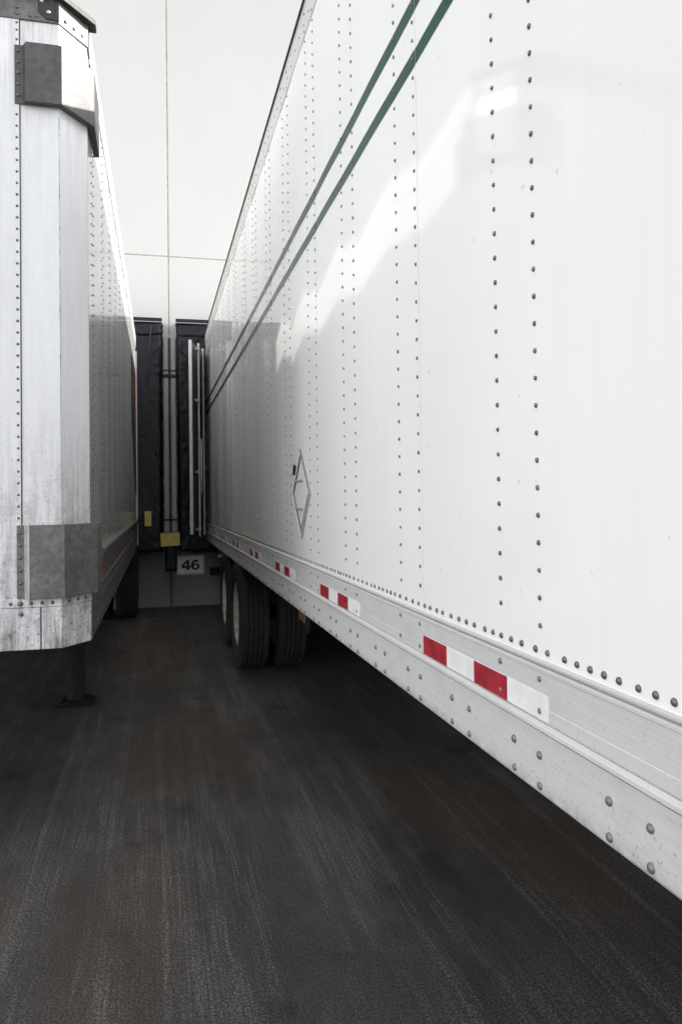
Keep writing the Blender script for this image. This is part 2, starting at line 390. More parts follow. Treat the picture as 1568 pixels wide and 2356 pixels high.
def soft_pad(name, mat, parent, x0, x1, y0, y1, z0, z1, nx, ny, nz, amp, seed, fold=6.0):
    """a vinyl covered foam pad: a gridded box with sagging folds"""
    mb = MB(); idx = {}
    def vid(i, j, k):
        if (i, j, k) in idx: return idx[(i, j, k)]
        x = x0+(x1-x0)*i/nx; y = y0+(y1-y0)*j/ny; z = z0+(z1-z0)*k/nz
        n1 = noise.noise(Vector((x*5+seed, y*5, z*2.2))); n2 = noise.noise(Vector((x*9+seed*2, y*7+3, z*fold)))
        n3 = noise.noise(Vector((x*7, y*7+seed, z*4.5+x*9)))
        wv = 1.0-abs(noise.noise(Vector((x*6+seed, z*5.5-x*7, y*4+seed))))*2
        ed = max(0.0, 1-min(abs(x-x0), abs(x-x1))/0.20)
        cr = abs(math.sin(z*10+x*16*(1 if x0 < 0 else -1)+n1*8.0+n3*2+seed))**3
        top_ = max(0.0, 1-(4.05-z)/0.55) if z < 4.06 else 0.3
        dx = amp*(0.8*n1+0.9*cr); dy = amp*(0.6*n1+(0.5+1.0*ed)*cr*(0.5+abs(n3)) + 1.6*top_*wv)
        if j == ny: dy = 0; 
        rnd = 0.03
        xx = x + dx*(1 if i in (0, nx) else 0.3); yy = y - dy*(1 if j == 0 else 0.2)
        if j == 0 and i in (0, nx): yy += rnd; xx += rnd*(0.6 if i == 0 else -0.6)
        mb.v.append((xx, yy, z + (0.015*n1 if k in (0, nz) else 0))); idx[(i, j, k)] = len(mb.v)-1; return idx[(i, j, k)]
    def q(a, b, c, d): mb.f.append((vid(*a), vid(*b), vid(*c), vid(*d))); mb.sm.append(True)
    for k in range(nz):
        for i in range(nx):
            q((i, 0, k), (i+1, 0, k), (i+1, 0, k+1), (i, 0, k+1)); q((i, ny, k), (i, ny, k+1), (i+1, ny, k+1), (i+1, ny, k))
        for j in range(ny):
            q((0, j, k), (0, j, k+1), (0, j+1, k+1), (0, j+1, k)); q((nx, j, k), (nx, j+1, k), (nx, j+1, k+1), (nx, j, k+1))
    for i in range(nx):
        for j in range(ny):
            q((i, j, 0), (i, j+1, 0), (i+1, j+1, 0), (i+1, j, 0)); q((i, j, nz), (i+1, j, nz), (i+1, j+1, nz), (i, j+1, nz))
    return mb.build(name, mat, parent)

def dock(xin, side, label, seed):
    """dock seal: xin is the edge next to its neighbour, side = +1 when the dock lies to the right of it"""
    r = tag(empty('dock_seal', (xin, WALL_Y-0.001, 0)), label, 'dock seal', 'dock seals on the warehouse wall')
    def X(a, b): return (a, b) if side > 0 else (-b, -a)
    D = -0.30
    zb = 0.86
    a, b = X(0.0, 0.60); soft_pad('side_pad', 'vinyl', r, a, b, D, -0.002, zb, 4.06, 18, 6, 150, 0.011, seed, 3.0)
    a, b = X(2.90, 3.44); soft_pad('side_pad', 'vinyl', r, a, b, D, -0.002, zb, 4.06, 8, 4, 40, 0.025, seed+5)
    a, b = X(0.0, 3.44); soft_pad('head_pad', 'vinyl', r, a, b, D+0.02, -0.002, 4.065, 4.25, 70, 4, 6, 0.022, seed+9)
    a, b = X(-0.005, 3.45); bx('head_flap', 'vinyl', r, a, b, D-0.02, -0.002, 4.262, 4.318, 0.004)
    bx('flashing_strip', 'grey_steel', r, a, b, D-0.03, D+0.02, 4.252, 4.2605, 0.002)
    a, b = X(0.17, 0.265); bx('guide_stripe', 'yellow', r, a, b, D-0.052, D-0.045, 1.235, 1.45, 0.001)
    return r
dr = dock(0.285, 1, 'black crinkled vinyl dock seal behind the trailer with green stripes', 3.1)
dl = dock(0.075, -1, 'black crinkled vinyl dock seal behind the trailer with steel corner guards', 8.7)
# ropes that tie the pads
MB().tube([(0.02, -0.36, 3.93), (0.10, -0.35, 3.80), (0.17, -0.35, 3.74), (0.24, -0.35, 3.70), (0.36, -0.34, 3.66)], 0.010).build('tie_rope', 'rope', dr)
MB().tube([(-0.02, -0.36, 3.92), (-0.10, -0.355, 3.82), (-0.18, -0.355, 3.72), (-0.20, -0.355, 3.5), (-0.21, -0.35, 3.3)], 0.010).build('tie_rope', 'rope', dl)
MB().tube([(-0.15, -0.36, 4.2), (-0.17, -0.36, 4.0), (-0.20, -0.36, 3.75)], 0.010).build('tie_rope', 'rope', dl)

# boards between the two seals, with straps
def back_board(x0, x1, label, seed):
    mb = MB(); n = 24; z0, z1 = 1.125, 4.09
    for k in range(n+1):
        z = z0+(z1-z0)*k/n; e = 0.004*noise.noise(Vector((seed, z*3, 0))); f = 0.004*noise.noise(Vector((seed+5, z*4, 0)))
        mb.v += [(x0+e, WALL_Y-0.07+f, z), (x1+f, WALL_Y-0.07+e, z), (x1+f, WALL_Y-0.001, z), (x0+e, WALL_Y-0.001, z)]
    for k in range(n):
        for j in range(4):
            a = k*4+j; b_ = k*4+(j+1) % 4; mb.f.append((a, b_, b_+4, a+4)); mb.sm.append(False)
    mb.f += [(0, 1, 2, 3), tuple(n*4+i for i in range(4))]; mb.sm += [False]*2
    return tag(mb.build('backing_board', 'board', None, 0.003), label, 'board', 'boards between the dock seals')
b1 = back_board(0.098, 0.163, 'pale weathered vertical board between dock seals, left of the pair', 1)
tag(bx('gap_shade_strip', 'gap_shade', None, 0.166, 0.205, WALL_Y-0.030, WALL_Y-0.0012, 1.127, 4.085, 0.002), 'dark strip coloured as the shade in the gap between the two weathered boards', 'board')  # added dark strip; the shade of the gap is put into its colour
b2 = back_board(0.208, 0.272, 'grey weathered vertical board between dock seals, right of the pair', 2)
for z, h, lab in ((3.47, 0.05, 'upper dark strap across the weathered boards between dock seals'), (3.57, 0.02, 'thin strap above the dark strap on the weathered boards'), (1.30, 0.028, 'lower dark strap across the boards above the yellow placard')):
    tag(bx('strap', 'strap', None, 0.088, 0.282, WALL_Y-0.085, WALL_Y-0.076, z, z+h, 0.002), lab, 'strap', 'straps on the boards')
yb = MB().prism([(0.032, 1.126), (0.307, 1.132), (0.312, 0.940), (0.037, 0.928)], 'y', WALL_Y-0.350, WALL_Y-0.342).build('yellow_placard', 'yellow', None, 0.002)
tag(yb, 'blank yellow rectangular board above the black rubber bumper between docks', 'board')
db = tag(empty('dock_bumper', (0.18, WALL_Y, 0.57)), 'black rubber bumper block below the yellow board', 'bumper', 'dock bumpers')
bx('rubber_block', 'bumper', db, -0.06, 0.065, -0.335, -0.001, 0.02, 0.50, 0.012); bx('mounting_plate', 'dark', db, -0.085, 0.095, -0.012, -0.0008, -0.04, 0.36, 0.002)
db = tag(empty('dock_bumper', (0.69, WALL_Y, 0.82)), 'black rubber bumper block under the open trailer door', 'bumper', 'dock bumpers')
bx('rubber_block', 'bumper', db, -0.16, 0.18, -0.24, -0.001, 0.0, 0.28, 0.015); bx('mounting_plate', 'dark', db, -0.18, 0.2, -0.012, -0.0008, -0.02, 0.30, 0.002)
db = tag(empty('dock_bumper', (-0.42, WALL_Y, 0.84)), 'black rubber bumper block behind the single rear wheel of the left trailer', 'bumper', 'dock bumpers')
bx('rubber_block', 'bumper', db, -0.16, 0.26, -0.22, -0.001, 0.0, 0.28, 0.015); bx('mounting_plate', 'dark', db, -0.18, 0.28, -0.012, -0.0008, -0.02, 0.30, 0.002)

# the number sign
def rrect(x0, x1, z0, z1, r, n=6):
    pts = []
    for cx, cz, a0 in ((x1-r, z1-r, 0), (x0+r, z1-r, 90), (x0+r, z0+r, 180), (x1-r, z0+r, 270)):
        for i in range(n+1):
            a = math.radians(a0+90*i/n); pts.append((cx+r*math.cos(a), cz+r*math.sin(a)))
    return pts
sg = tag(empty('dock_number_sign', (0.474, WALL_Y, 0.617)), 'white rounded sign with black number 46 on the concrete base', 'sign')
sg.rotation_euler = (0, -0.008, 0)
MB().prism(rrect(-0.204, 0.204, -0.144, 0.144, 0.024), 'y', -0.006, -0.001).build('sign_plate', 'sign', sg, 0.001)
def ring(outer, inner, y0, y1):
    n = len(outer); mb = MB()
    mb.v = [(p[0], y, p[1]) for y in (y0, y1) for q in (outer, inner) for p in q]
    for i in range(n):
        k = (i+1) % n
        mb.f += [(i, k, n+k, n+i), (2*n+i, 3*n+i, 3*n+k, 2*n+k), (i, 2*n+i, 2*n+k, k), (n+i, n+k, 3*n+k, 3*n+i)]; mb.sm += [False]*4
    return mb
ring(rrect(-0.194, 0.194, -0.134, 0.134, 0.02), rrect(-0.188, 0.188, -0.128, 0.128, 0.016), -0.0075, -0.0065).build('border_line', 'ink', sg)
for sx in (-0.168, 0.168):
    o = link('fixing_screw', dome_mesh('rivet'), sg); o.matrix_local = Matrix.Translation((sx, -0.0062, 0)) @ basis((0, -1, 0)).to_4x4() @ Matrix.Diagonal((0.006, 0.006, 0.006, 1))
def glyph(outlines, ox):
    cu = bpy.data.curves.new('digit', 'CURVE'); cu.dimensions = '2D'; cu.fill_mode = 'BOTH'; cu.extrude = 0.0006
    for pts in outlines:
        sp = cu.splines.new('POLY'); sp.points.add(len(pts)-1); sp.use_cyclic_u = True
        for p_, q in zip(sp.points, pts): p_.co = (q[0], q[1], 0, 1)
    t = bpy.data.objects.new('digit', cu); C.objects.link(t); dg = bpy.context.evaluated_depsgraph_get(); dg.update()
    me = bpy.data.meshes.new_from_object(t.evaluated_get(dg)); bpy.data.objects.remove(t); me.materials.clear(); me.materials.append(M['ink'])
    o = link('digit', me, sg); o.matrix_local = Matrix.Translation((ox, -0.0082, -0.074)) @ Matrix.Rotation(math.pi/2, 4, 'X'); return o
four = [[(0.072, 0), (0.118, 0), (0.118, 0.030), (0.136, 0.030), (0.136, 0.066), (0.118, 0.066), (0.118, 0.148), (0.074, 0.148), (0, 0.068), (0, 0.030), (0.072, 0.030)],
        [(0.076, 0.066), (0.040, 0.066), (0.076, 0.106)]]
def arc(cx, cy, rx, ry, a0, a1, n): return [(cx+rx*math.cos(math.radians(a0+(a1-a0)*i/n)), cy+ry*math.sin(math.radians(a0+(a1-a0)*i/n))) for i in range(n+1)]
six = [arc(0.064, 0.048, 0.066, 0.050, -180, 75, 26) + [(0.050, 0.094), (0.046, 0.088)] + [(0.045, 0.098), (0.052, 0.116), (0.066, 0.121), (0.080, 0.113), (0.126, 0.116)] + arc(0.066, 0.098, 0.060, 0.053, 22, 150, 12) + [(0.002, 0.100), (-0.003, 0.070)],
       arc(0.066, 0.047, 0.023, 0.025, 0, 345, 22)]
glyph(four, -0.135); glyph(six, 0.010)

# ------------------------------------------------------------------ wheels
def tyre_geo(R=0.515, half=0.14, tread=0.108, n=200, per=6):
    prof = []                                    # (x, r, groove?) from the outer bead over the tread to the inner bead
    side = [(-0.105, 0.292), (-0.125, 0.315), (-0.138, 0.36), (-0.141, 0.40), (-0.136, 0.45), (-0.124, 0.488), (-0.113, 0.506)]
    tr = [(-tread, R-0.004)]
    for c in (-0.064, -0.0215, 0.0215, 0.064):
        tr += [(c-0.0060, R, 1), (c-0.0050, R-0.016, 1), (c+0.0050, R-0.016, 1), (c+0.0060, R, 1)]
    tr += [(tread, R-0.004)]
    prof = [(x, r, 0) for x, r in side] + [t if len(t) == 3 else (*t, 0) for t in tr] + [(-x, r, 0) for x, r in reversed(side)]
    m = len(prof); vs, fs = [], []
    for i in range(n):
        a = 2*math.pi*i/n; z = abs((i % per)-per/2)/(per/2)*2-1
        for x, r, g_ in prof: vs.append((x+0.0055*z*g_, r*math.cos(a), r*math.sin(a)))
    for i in range(n):
        k = (i+1) % n
        for j in range(m-1): fs.append((i*m+j, i*m+j+1, k*m+j+1, k*m+j))
    mb = MB(); mb.v = vs; mb.f = fs
    mb.sm = [(j < 6 or j >= m-7) for i in range(n) for j in range(m-1)]
    return mb
TYRE = tyre_geo().mesh('tyre'); TYRE.materials.append(M['rubber'])
def rim_mesh(outboard):                           # outboard wheel shows its deep dish
    d = 0.085 if outboard else -0.10
    p = [(-0.118, 0.300), (-0.122, 0.288), (-0.112, 0.276), (-0.06, 0.262), (d-0.02, 0.245), (d, 0.20), (d-0.02, 0.15), (d-0.035, 0.145), (d-0.035, 0.0)]
    mb = MB().lathe_x(p, 56); mb.lathe_x([(0.118, 0.300), (0.112, 0.276), (0.05, 0.262), (d+0.01, 0.24), (d+0.012, 0.0)], 56)
    me = mb.mesh('rim'); me.materials.append(M['rim']); return me
RIM_O, RIM_I = rim_mesh(True), rim_mesh(False)
hubm = MB().lathe_x([(0.06, 0.13), (-0.03, 0.12), (-0.05, 0.10), (-0.06, 0.0)], 24)
for i in range(10):
    a = i*math.pi/5; hubm.lathe_x([(0.07, 0.016), (0.03, 0.016), (0.026, 0.0)], 6, (0, 0.165*math.cos(a), 0.165*math.sin(a)))
HUB = hubm.mesh('hub'); HUB.materials.append(M['dark'])
def wheel(root, x, y, flip, outboard, z=0.515):
    wl = link('wheel', RIM_O if outboard else RIM_I, root); wl.location = (x, y, z); wl.rotation_euler = (random.random()*6, 0, math.pi if flip else 0)
    t = link('tyre', TYRE, wl)
    if outboard: link('hub', HUB, wl)
    return wl
def axle_set(root, xs, y, z=0.515):
    """xs: left outer, left inner, right inner, right outer wheel centres"""
    wheel(root, xs[0], y, False, True, z); wheel(root, xs[1], y, True, False, z); wheel(root, xs[2], y, False, False, z); wheel(root, xs[3], y, True, True, z)
    MB().tube([(xs[0]+0.05, y, z), (xs[3]-0.05, y, z)], 0.065, 14).build('axle', 'dark', root)
    for sx in (xs[1]+0.33, xs[2]-0.33):
        bx('leaf_spring', 'dark', root, sx-0.04, sx+0.04, y-0.5, y+0.5, z+0.06, z+0.13, 0.005)
        for dy in (-0.55, 0.55): bx('spring_hanger', 'dark', root, sx-0.05, sx+0.05, y+dy-0.06, y+dy+0.06, z+0.05, 0.97, 0.005)
def landing_leg(root, x, y, top):
    l = MB().box(x-0.074, x+0.074, y-0.07, y+0.07, 0.44, top).build('landing_leg', 'dark', root, 0.006)
    MB().tube([(x, y, 0.03), (x, y, 0.47)], 0.066, 20).build('inner_tube', 'dark', l)
    p = MB(); p.add([(x-0.15, y-0.15, 0.004), (x+0.15, y-0.15, 0.004), (x+0.15, y+0.15, 0.004), (x-0.15, y+0.15, 0.004),
                     (x-0.10, y-0.10, 0.035), (x+0.10, y-0.10, 0.035), (x+0.10, y+0.10, 0.035), (x-0.10, y+0.10, 0.035)],
                    [(3, 2, 1, 0), (4, 5, 6, 7), (0, 1, 5, 4), (1, 2, 6, 5), (2, 3, 7, 6), (3, 0, 4, 7)]); p.build('foot_pad', 'dark', l, 0.004)
    return l

# ------------------------------------------------------------------ the long trailer on the right
RD, RA = 0.75188, -0.00353
TR = tag(empty('semi_trailer', (RD, 0, 0), -RA), 'long white riveted trailer with two green stripes and red and white tape', 'trailer')
Y0, Y1 = -4.70, 11.44
ZP, ZT0, ZT1 = 1.270, 3.932, 4.10
P0, PITCHB, GAPB = 1.381, 0.7035, 0.176
def hsh(k): return random.Random(int(k)*7919+13).random()
def sstep(a, b, t): t = max(0, min(1, (t-a)/(b-a))); return t*t*(3-2*t)
def bulge(y, z):
    q = (y-P0)/PITCHB; k = math.floor(q); u = q-k; g0 = GAPB/PITCHB
    if u < g0: s = u/g0; A = 0.0004
    else: s = (u-g0)/(1-g0); A = 0.0013+0.0015*hsh(k)
    A *= sstep(ZP, ZP+0.35, z)*(0.75+0.5*noise.noise(Vector((k*3.7, z*0.9, 2))))
    return A*math.sin(math.pi*s) + 0.0011*noise.noise(Vector((y*1.7, z*1.1, 5)))*sstep(ZP, ZP+0.25, z)
def ysamples(a, b):
    ys = {round(a, 4), round(b, 4)}
    k0 = math.floor((a-P0)/PITCHB)-1; k1 = math.ceil((b-P0)/PITCHB)+1
    for k in range(k0, k1+1):
        s = P0+k*PITCHB
        for t in [0, GAPB*0.5, GAPB] + [GAPB+(PITCHB-GAPB)*i/12 for i in range(1, 12)]:
            if a+0.004 < s+t < b-0.004: ys.add(round(s+t, 4))
    return sorted(ys)
def skin(a, b, z0, z1, nz, off0, off1, edge=True):
    """sheet that follows the bulged side between a and b"""
    ys = ysamples(a, b); mb = MB(); n = len(ys)
    for k in range(nz+1):
        z = z0+(z1-z0)*k/nz
        for y in ys:
            t = (y-a)/(b-a); mb.v.append((-bulge(y, z)-off0*(1-t)-off1*t, y, z))
    for k in range(nz):
        for i in range(n-1): mb.f.append((k*n+i, k*n+i+1, (k+1)*n+i+1, (k+1)*n+i)); mb.sm.append(True)
    if edge:                                     # returned edges give the sheet its thickness
        for e in (0, n-1):
            col = [mb.v[k*n+e] for k in range(nz+1)]
            mb.add(col + [(0.012, c[1], c[2]) for c in col], [(k, k+1, nz+2+k, nz+1+k) for k in range(nz)])
        for e in (0, nz):
            row = mb.v[e*n:(e+1)*n]; row = list(row)
            mb.add(row + [(0.012, c[1], c[2]) for c in row], [(i, i+1, n+i+1, n+i) for i in range(n-1)])
    return mb
seams = [y for y in (2.072-0.009+1.407*k for k in range(-5, 8)) if Y0+0.2 < y < Y1-0.2]
eds = [Y0+0.05] + seams + [Y1-0.05]
for a, b in zip(eds, eds[1:]): skin(a+0.0006, b-0.0006, ZP-0.006, ZT0+0.03, 26, 0.0007, 0.0001).build('side_panel', 'white', TR)
for z0, z1 in ((3.033, 3.080), (2.872, 2.919)):
    for a, b in zip(eds, eds[1:]): skin(a+0.001, b-0.001, z0, z1, 2, 0.0024, 0.0008, False).build('green_stripe', 'green', TR)
# rails
MB().prism([(0.02, ZT0), (-0.0035, ZT0), (-0.0035, ZT1-0.03), (-0.006, ZT1-0.028), (-0.006, ZT1-0.012), (0.004, ZT1), (0.06, ZT1+0.004), (0.06, ZT0)], 'y', Y0, Y1).build('top_rail', 'top_rail', TR)
MB().prism([(-0.014, ZT1-0.006), (-0.014, ZT1+0.008), (0.03, ZT1+0.008), (0.03, ZT1-0.0)], 'y', Y0, Y1).build('roof_edge_trim', 'trim', TR)
rail_prof = [(0.03, 1.271), (-0.006, 1.271), (-0.0085, 1.269), (-0.0085, 1.265), (-0.006, 1.2635), (0.002, 1.2630), (0.002, 1.2585), (-0.006, 1.258), (-0.006, 1.256), (-0.0075, 1.254), (-0.0075, 1.249), (-0.005, 1.247), (-0.0045, 1.178), (-0.0055, 1.176),
             (-0.0055, 1.151), (-0.002, 1.1505), (-0.002, 1.1485), (-0.008, 1.148), (-0.0145, 1.141), (-0.0150, 1.134), (-0.012, 1.1315), (0.003, 1.1310), (0.003, 1.1265), (-0.0055, 1.126), (-0.0065, 1.006), (-0.004, 1.001), (0.05, 1.001), (0.05, 1.008), (0.004, 1.012), (0.004, 1.20), (0.03, 1.20)]
MB().prism(rail_prof, 'y', Y0, Y1).build('bottom_rail', 'rail', TR)
# the rest of the box
bx('far_side_wall', 'white', TR, 2.56, 2.60, Y0, Y1, 1.0, 4.09, 0.004)
bx('roof', 'roof', TR, 0.06, 2.56, Y0, Y1, 4.06, 4.10, 0.0)
bx('front_wall', 'white', TR, 0.012, 2.56, Y0-0.03, Y0+0.05, 1.0, 4.06, 0.01)
bx('floor', 'dark', TR, 0.06, 2.55, Y0+0.06, Y1-0.01, 1.12, 1.22, 0)
bx('rear_frame', 'grey_steel', TR, 0.004, 2.59, Y1, Y1+0.06, 1.0, 1.24, 0.004)
for y in [Y0+0.4+0.5*i for i in range(32)]:
    bx('cross_member', 'dark', TR, 0.055, 2.55, y-0.025, y+0.025, 1.0, 1.115, 0)
for sx in (0.8, 1.72): bx('slider_rail', 'dark', TR, sx-0.05, sx+0.05, 5.2, 10.6, 0.86, 0.995, 0.004)
# riveting
riv = []
for k in range(-2, 15):
    for e in (0, GAPB):
        y = P0+k*PITCHB+e
        if y > Y1-0.08: continue
        off = random.uniform(0, 0.03) if e else random.uniform(0.0, 0.02)
        z = 1.332+off
        while z < ZT0-0.02:
            riv.append(((-bulge(y, z)-0.0012, y, z), (-1, 0, 0), 0.0056, random.choice(('rivet', 'rivet', 'rivet_mid')))); z += 0.0556
        for zz in (1.232, 1.168): riv.append(((-0.005, y, zz), (-1, 0, 0), 0.0068, 'rivet_light'))
        for zz in (3.955, 4.045): riv.append(((-0.0035, y, zz), (-1, 0, 0), 0.006, 'rivet'))
y = -0.4
i = 0
while y < Y1-0.05:
    riv.append(((-0.0012, y, 1.2885), (-1, 0, 0), 0.0069, random.choice(('rivet', 'rivet_mid')))); i += 1
    y += random.choice((0.043, 0.048, 0.052, 0.060, 0.064))
for k in range(-3, 30):
    for e in (0, 0.110):
        for zz in (1.0785, 1.0175): riv.append(((-0.0062, 1.036+k*0.348+e, zz), (-1, 0, 0), 0.0085, 'rivet_light'))
y = -0.4
while y < Y1-0.05:
    riv.append(((-0.0035, y, 4.0 + random.uniform(-0.012, 0.012)), (-1, 0, 0), 0.0055, 'rivet')); y += 0.12
put_rivets(TR, riv)
# red and white tape
tstarts = [(1.348, 2.051), (2.752, 3.440), (4.108, 4.786), (5.471, 6.112), (6.84, 7.50), (8.21, 8.88), (9.58, 10.25), (10.7, 11.3)]
for a, b in tstarts:
    t = MB().box(-0.0068, -0.004, a, b, 1.152, 1.204).build('reflective_tape', 'tape_white', TR, 0.0004)
    q = (b-a)/4
    for s in (1, 3): MB().box(-0.0073, -0.0066, a+s*q, a+(s+1)*q, 1.1518, 1.2042).build('red_segment', 'red', t)
# hinged diamond placard holder
pc = Vector((0, 3.893, 1.629)); hd = 0.235
bo = -0.006
ph = MB().prism([(pc.y+hd, pc.z), (pc.y, pc.z+hd), (pc.y-hd, pc.z), (pc.y, pc.z-hd)], 'x', bo, bo+0.002).build('placard_holder', 'white', TR)
def bar(a, b, wd, x0, x1, name, mat):
    a = Vector((0, *a)); b = Vector((0, *b)); d = (b-a).normalized(); n = Vector((0, -d.z, d.y))*wd/2
    pts = [a+n, b+n, b-n, a-n]
    return MB().prism([(p.y, p.z) for p in pts], 'x', x0, x1).build(name, mat, ph, 0.001)
far, top, near, bot = (pc.y+hd, pc.z), (pc.y, pc.z+hd), (pc.y-hd, pc.z), (pc.y, pc.z-hd)
ins = lambda p, s: (pc.y+(p[0]-pc.y)*s, pc.z+(p[1]-pc.z)*s)
bar(top, near, 0.0045, bo-0.006, bo-0.0005, 'frame_bar', 'rivet'); bar(near, bot, 0.005, bo-0.007, bo-0.0005, 'frame_bar', 'rod')
bar(far, top, 0.008, bo-0.005, bo-0.0005, 'frame_bar', 'white'); bar(bot, far, 0.008, bo-0.005, bo-0.0005, 'frame_bar', 'white')
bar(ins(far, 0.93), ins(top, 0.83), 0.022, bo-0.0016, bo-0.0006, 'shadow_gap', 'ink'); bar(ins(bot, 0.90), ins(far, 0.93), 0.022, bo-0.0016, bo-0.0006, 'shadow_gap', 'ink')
bar(ins(near, 0.90), ins(bot, 0.86), 0.005, bo-0.008, bo-0.0006, 'hinge_rail', 'rod')
for zz in (1.698, 1.549):
    s = hd-abs(zz-pc.z)
    bar((pc.y+s*0.93, zz), (pc.y-s*0.45, zz), 0.012, bo-0.007, bo-0.0005, 'clip_bar', 'rod')
bar((pc.y+0.175, 1.735), (pc.y+0.150, 1.785), 0.022, bo-0.012, bo, 'latch', 'ink')
# running gear
axle_set(TR, (0.115, 0.455, 2.145, 2.485), 7.235); axle_set(TR, (0.115, 0.455, 2.145, 2.485), 8.49)
for x in (0.5, 2.1): landing_leg(TR, x, -1.6, 1.0)
for x0 in (0.02, 1.98):
    bx('mud_flap', 'bumper', TR, x0, x0+0.6, 9.40, 9.408, 0.22, 0.90, 0)
    bx('flap_bracket', 'grey_steel', TR, x0-0.02, x0+0.62, 9.37, 9.43, 0.895, 0.93, 0.004)
bx('impact_guard', 'dark', TR, 0.02, 2.58, 11.18, 11.29, 0.50, 0.61, 0.006)
for x in (0.75, 1.85): bx('guard_upright', 'dark', TR, x-0.05, x+0.05, 11.2, 11.28, 0.61, 1.0, 0.004)
lampb = bx('marker_lamp', 'amber', TR, 0.004, 0.034, 3.90, 4.06, 0.945, 0.998, 0.004)
MB().prism([(3.80, 1.0), (3.80, 0.955), (3.83, 0.90), (3.86, 0.90), (3.90, 0.94), (3.90, 1.0)], 'x', 0.010, 0.016).build('lamp_bracket', 'dark', lampb)
# the open rear door standing off the side, outer face and lock rods towards the trailer
hinge = Vector((-0.012, 11.42, 0)); free = Vector((-0.262, 10.36, 0))
dv = (free-hinge); DL = dv.length; ang = math.atan2(dv.y, dv.x)
door = MB().box(0.02, DL-0.03, -0.028, 0.0, 1.15, 3.78).build('rear_door', 'door', TR, 0.003)
door.location = hinge; door.rotation_euler = (0, 0, ang)
MB().box(DL-0.028, DL+0.002, -0.034, 0.008, 1.14, 3.79).build('edge_frame', 'door_edge', door, 0.004)
for x in (0.72*DL, 0.38*DL):
    rd_ = MB().tube([(x, 0.045, 1.10), (x, 0.045, 3.80)], 0.017, 12).build('lock_rod', 'rod', door)
for x in (0.72*DL,):
    for z in (1.2, 2.0, 3.0, 3.72): bx('rod_bracket', 'grey_steel', door, x-0.04, x+0.04, 0.001, 0.065, z-0.02, z+0.02, 0.003)
MB().tube([(0.72*DL, 0.062, 2.45), (0.78*DL, 0.085, 2.45), (0.80*DL, 0.09, 2.42), (0.80*DL, 0.09, 1.72), (0.78*DL, 0.085, 1.69), (0.74*DL, 0.065, 1.69)], 0.010, 8).build('lock_handle', 'rod', door)
for z in (1.4, 2.1, 2.8, 3.5): bx('hinge', 'grey_steel', door, -0.01, 0.09, -0.036, 0.012, z-0.05, z+0.05, 0.003)

# ------------------------------------------------------------------ the short trailer on the left
LD, LA = -0.3373, 0.00304
TL = tag(empty('pup_trailer', (LD, 0, 0), -LA), 'short weathered white trailer with grey steel corner guards and landing leg', 'trailer')
FY, CY, CX = 3.700, 3.862, -0.110             # front plane, where the chamfer meets the side, width of the chamfer
YE = 11.46; ZB = 0.925; ZTL = 4.012
W_ = 2.59
def outline(o, ys, xs):
    """path along the front from x = xs, round the chamfer, to y = ys on the side, pushed out by o"""
    k = o*0.42
    return [(xs, FY-o), (CX+k*0.4, FY-o), (o, CY-k), (o, ys)]
def wrap(o0, o1, ys, xs, z0, z1, name, mat, parent=TL, bevel=0.0015, path=None):
    a = path(o1) if path else outline(o1, ys, xs); b = outline(o0, ys, xs)
    return MB().prism(a + b[::-1], 'z', z0, z1).build(name, mat, parent, bevel)
SEAM = -0.283
# body skins
wrap(-0.004, 0.0, CY+0.03, SEAM, 1.125, 3.86, 'corner_panel', 'left_front', bevel=0.002)
MB().box(-W_-CX*0-SEAM*0+0.283, SEAM+0.0042, FY-0.0035, FY-0.0008, 1.125, 3.86).build('front_panel', 'left_front', TL, 0.0005)
MB().box(SEAM-0.0005, SEAM+0.0045, FY-0.0042, FY-0.0030, 1.16, 3.86).build('seam_shadow', 'trim', TL)
ck = MB(); zs = [1.62+0.012*i for i in range(150)]
for i, z in enumerate(zs):
    wd = max(0.0002, 0.0016*(noise.noise(Vector((z*9, 1, 3)))+0.25)+0.0022*max(0, noise.noise(Vector((z*45, 7, 3)))))*sstep(1.6, 2.3, z)+0.0002
    ck.v += [(CX-wd, FY-0.0006, z), (CX+wd*0.55, FY+wd*0.8-0.0006, z)]
for i in range(len(zs)-1): ck.f.append((2*i, 2*i+1, 2*i+3, 2*i+2)); ck.sm.append(False)
ck.build('crease_crack', 'trim', TL)
lc = [(-W_-CX, FY), (-W_, CY), (-W_, CY+0.05), (-W_+0.283, CY+0.05), (-W_+0.283, FY)]
MB().prism(lc, 'z', 1.125, 3.86).build('far_corner_panel', 'left_front', TL)
def lbulge(y, z):
    q = (y-4.08)/0.70; k = math.floor(q); u = q-k; g0 = 0.11/0.70
    if u < g0: s, A = u/g0, 0.0003
    else: s, A = (u-g0)/(1-g0), 0.0014+0.0020*hsh(k+50)
    return A*math.sin(math.pi*s)*sstep(1.3, 1.6, z)*(0.75+0.5*noise.noise(Vector((k*2.7, z*0.9, 8)))) + 0.001*noise.noise(Vector((y*1.7, z*1.1, 9)))
ledges = [CY+0.025] + [4.08+0.11+0.008+1.40*k for k in range(0, 6) if 4.08+0.118+1.4*k < YE-0.3] + [YE-0.12]
if ledges[1]-ledges[0] < 0.2: pass
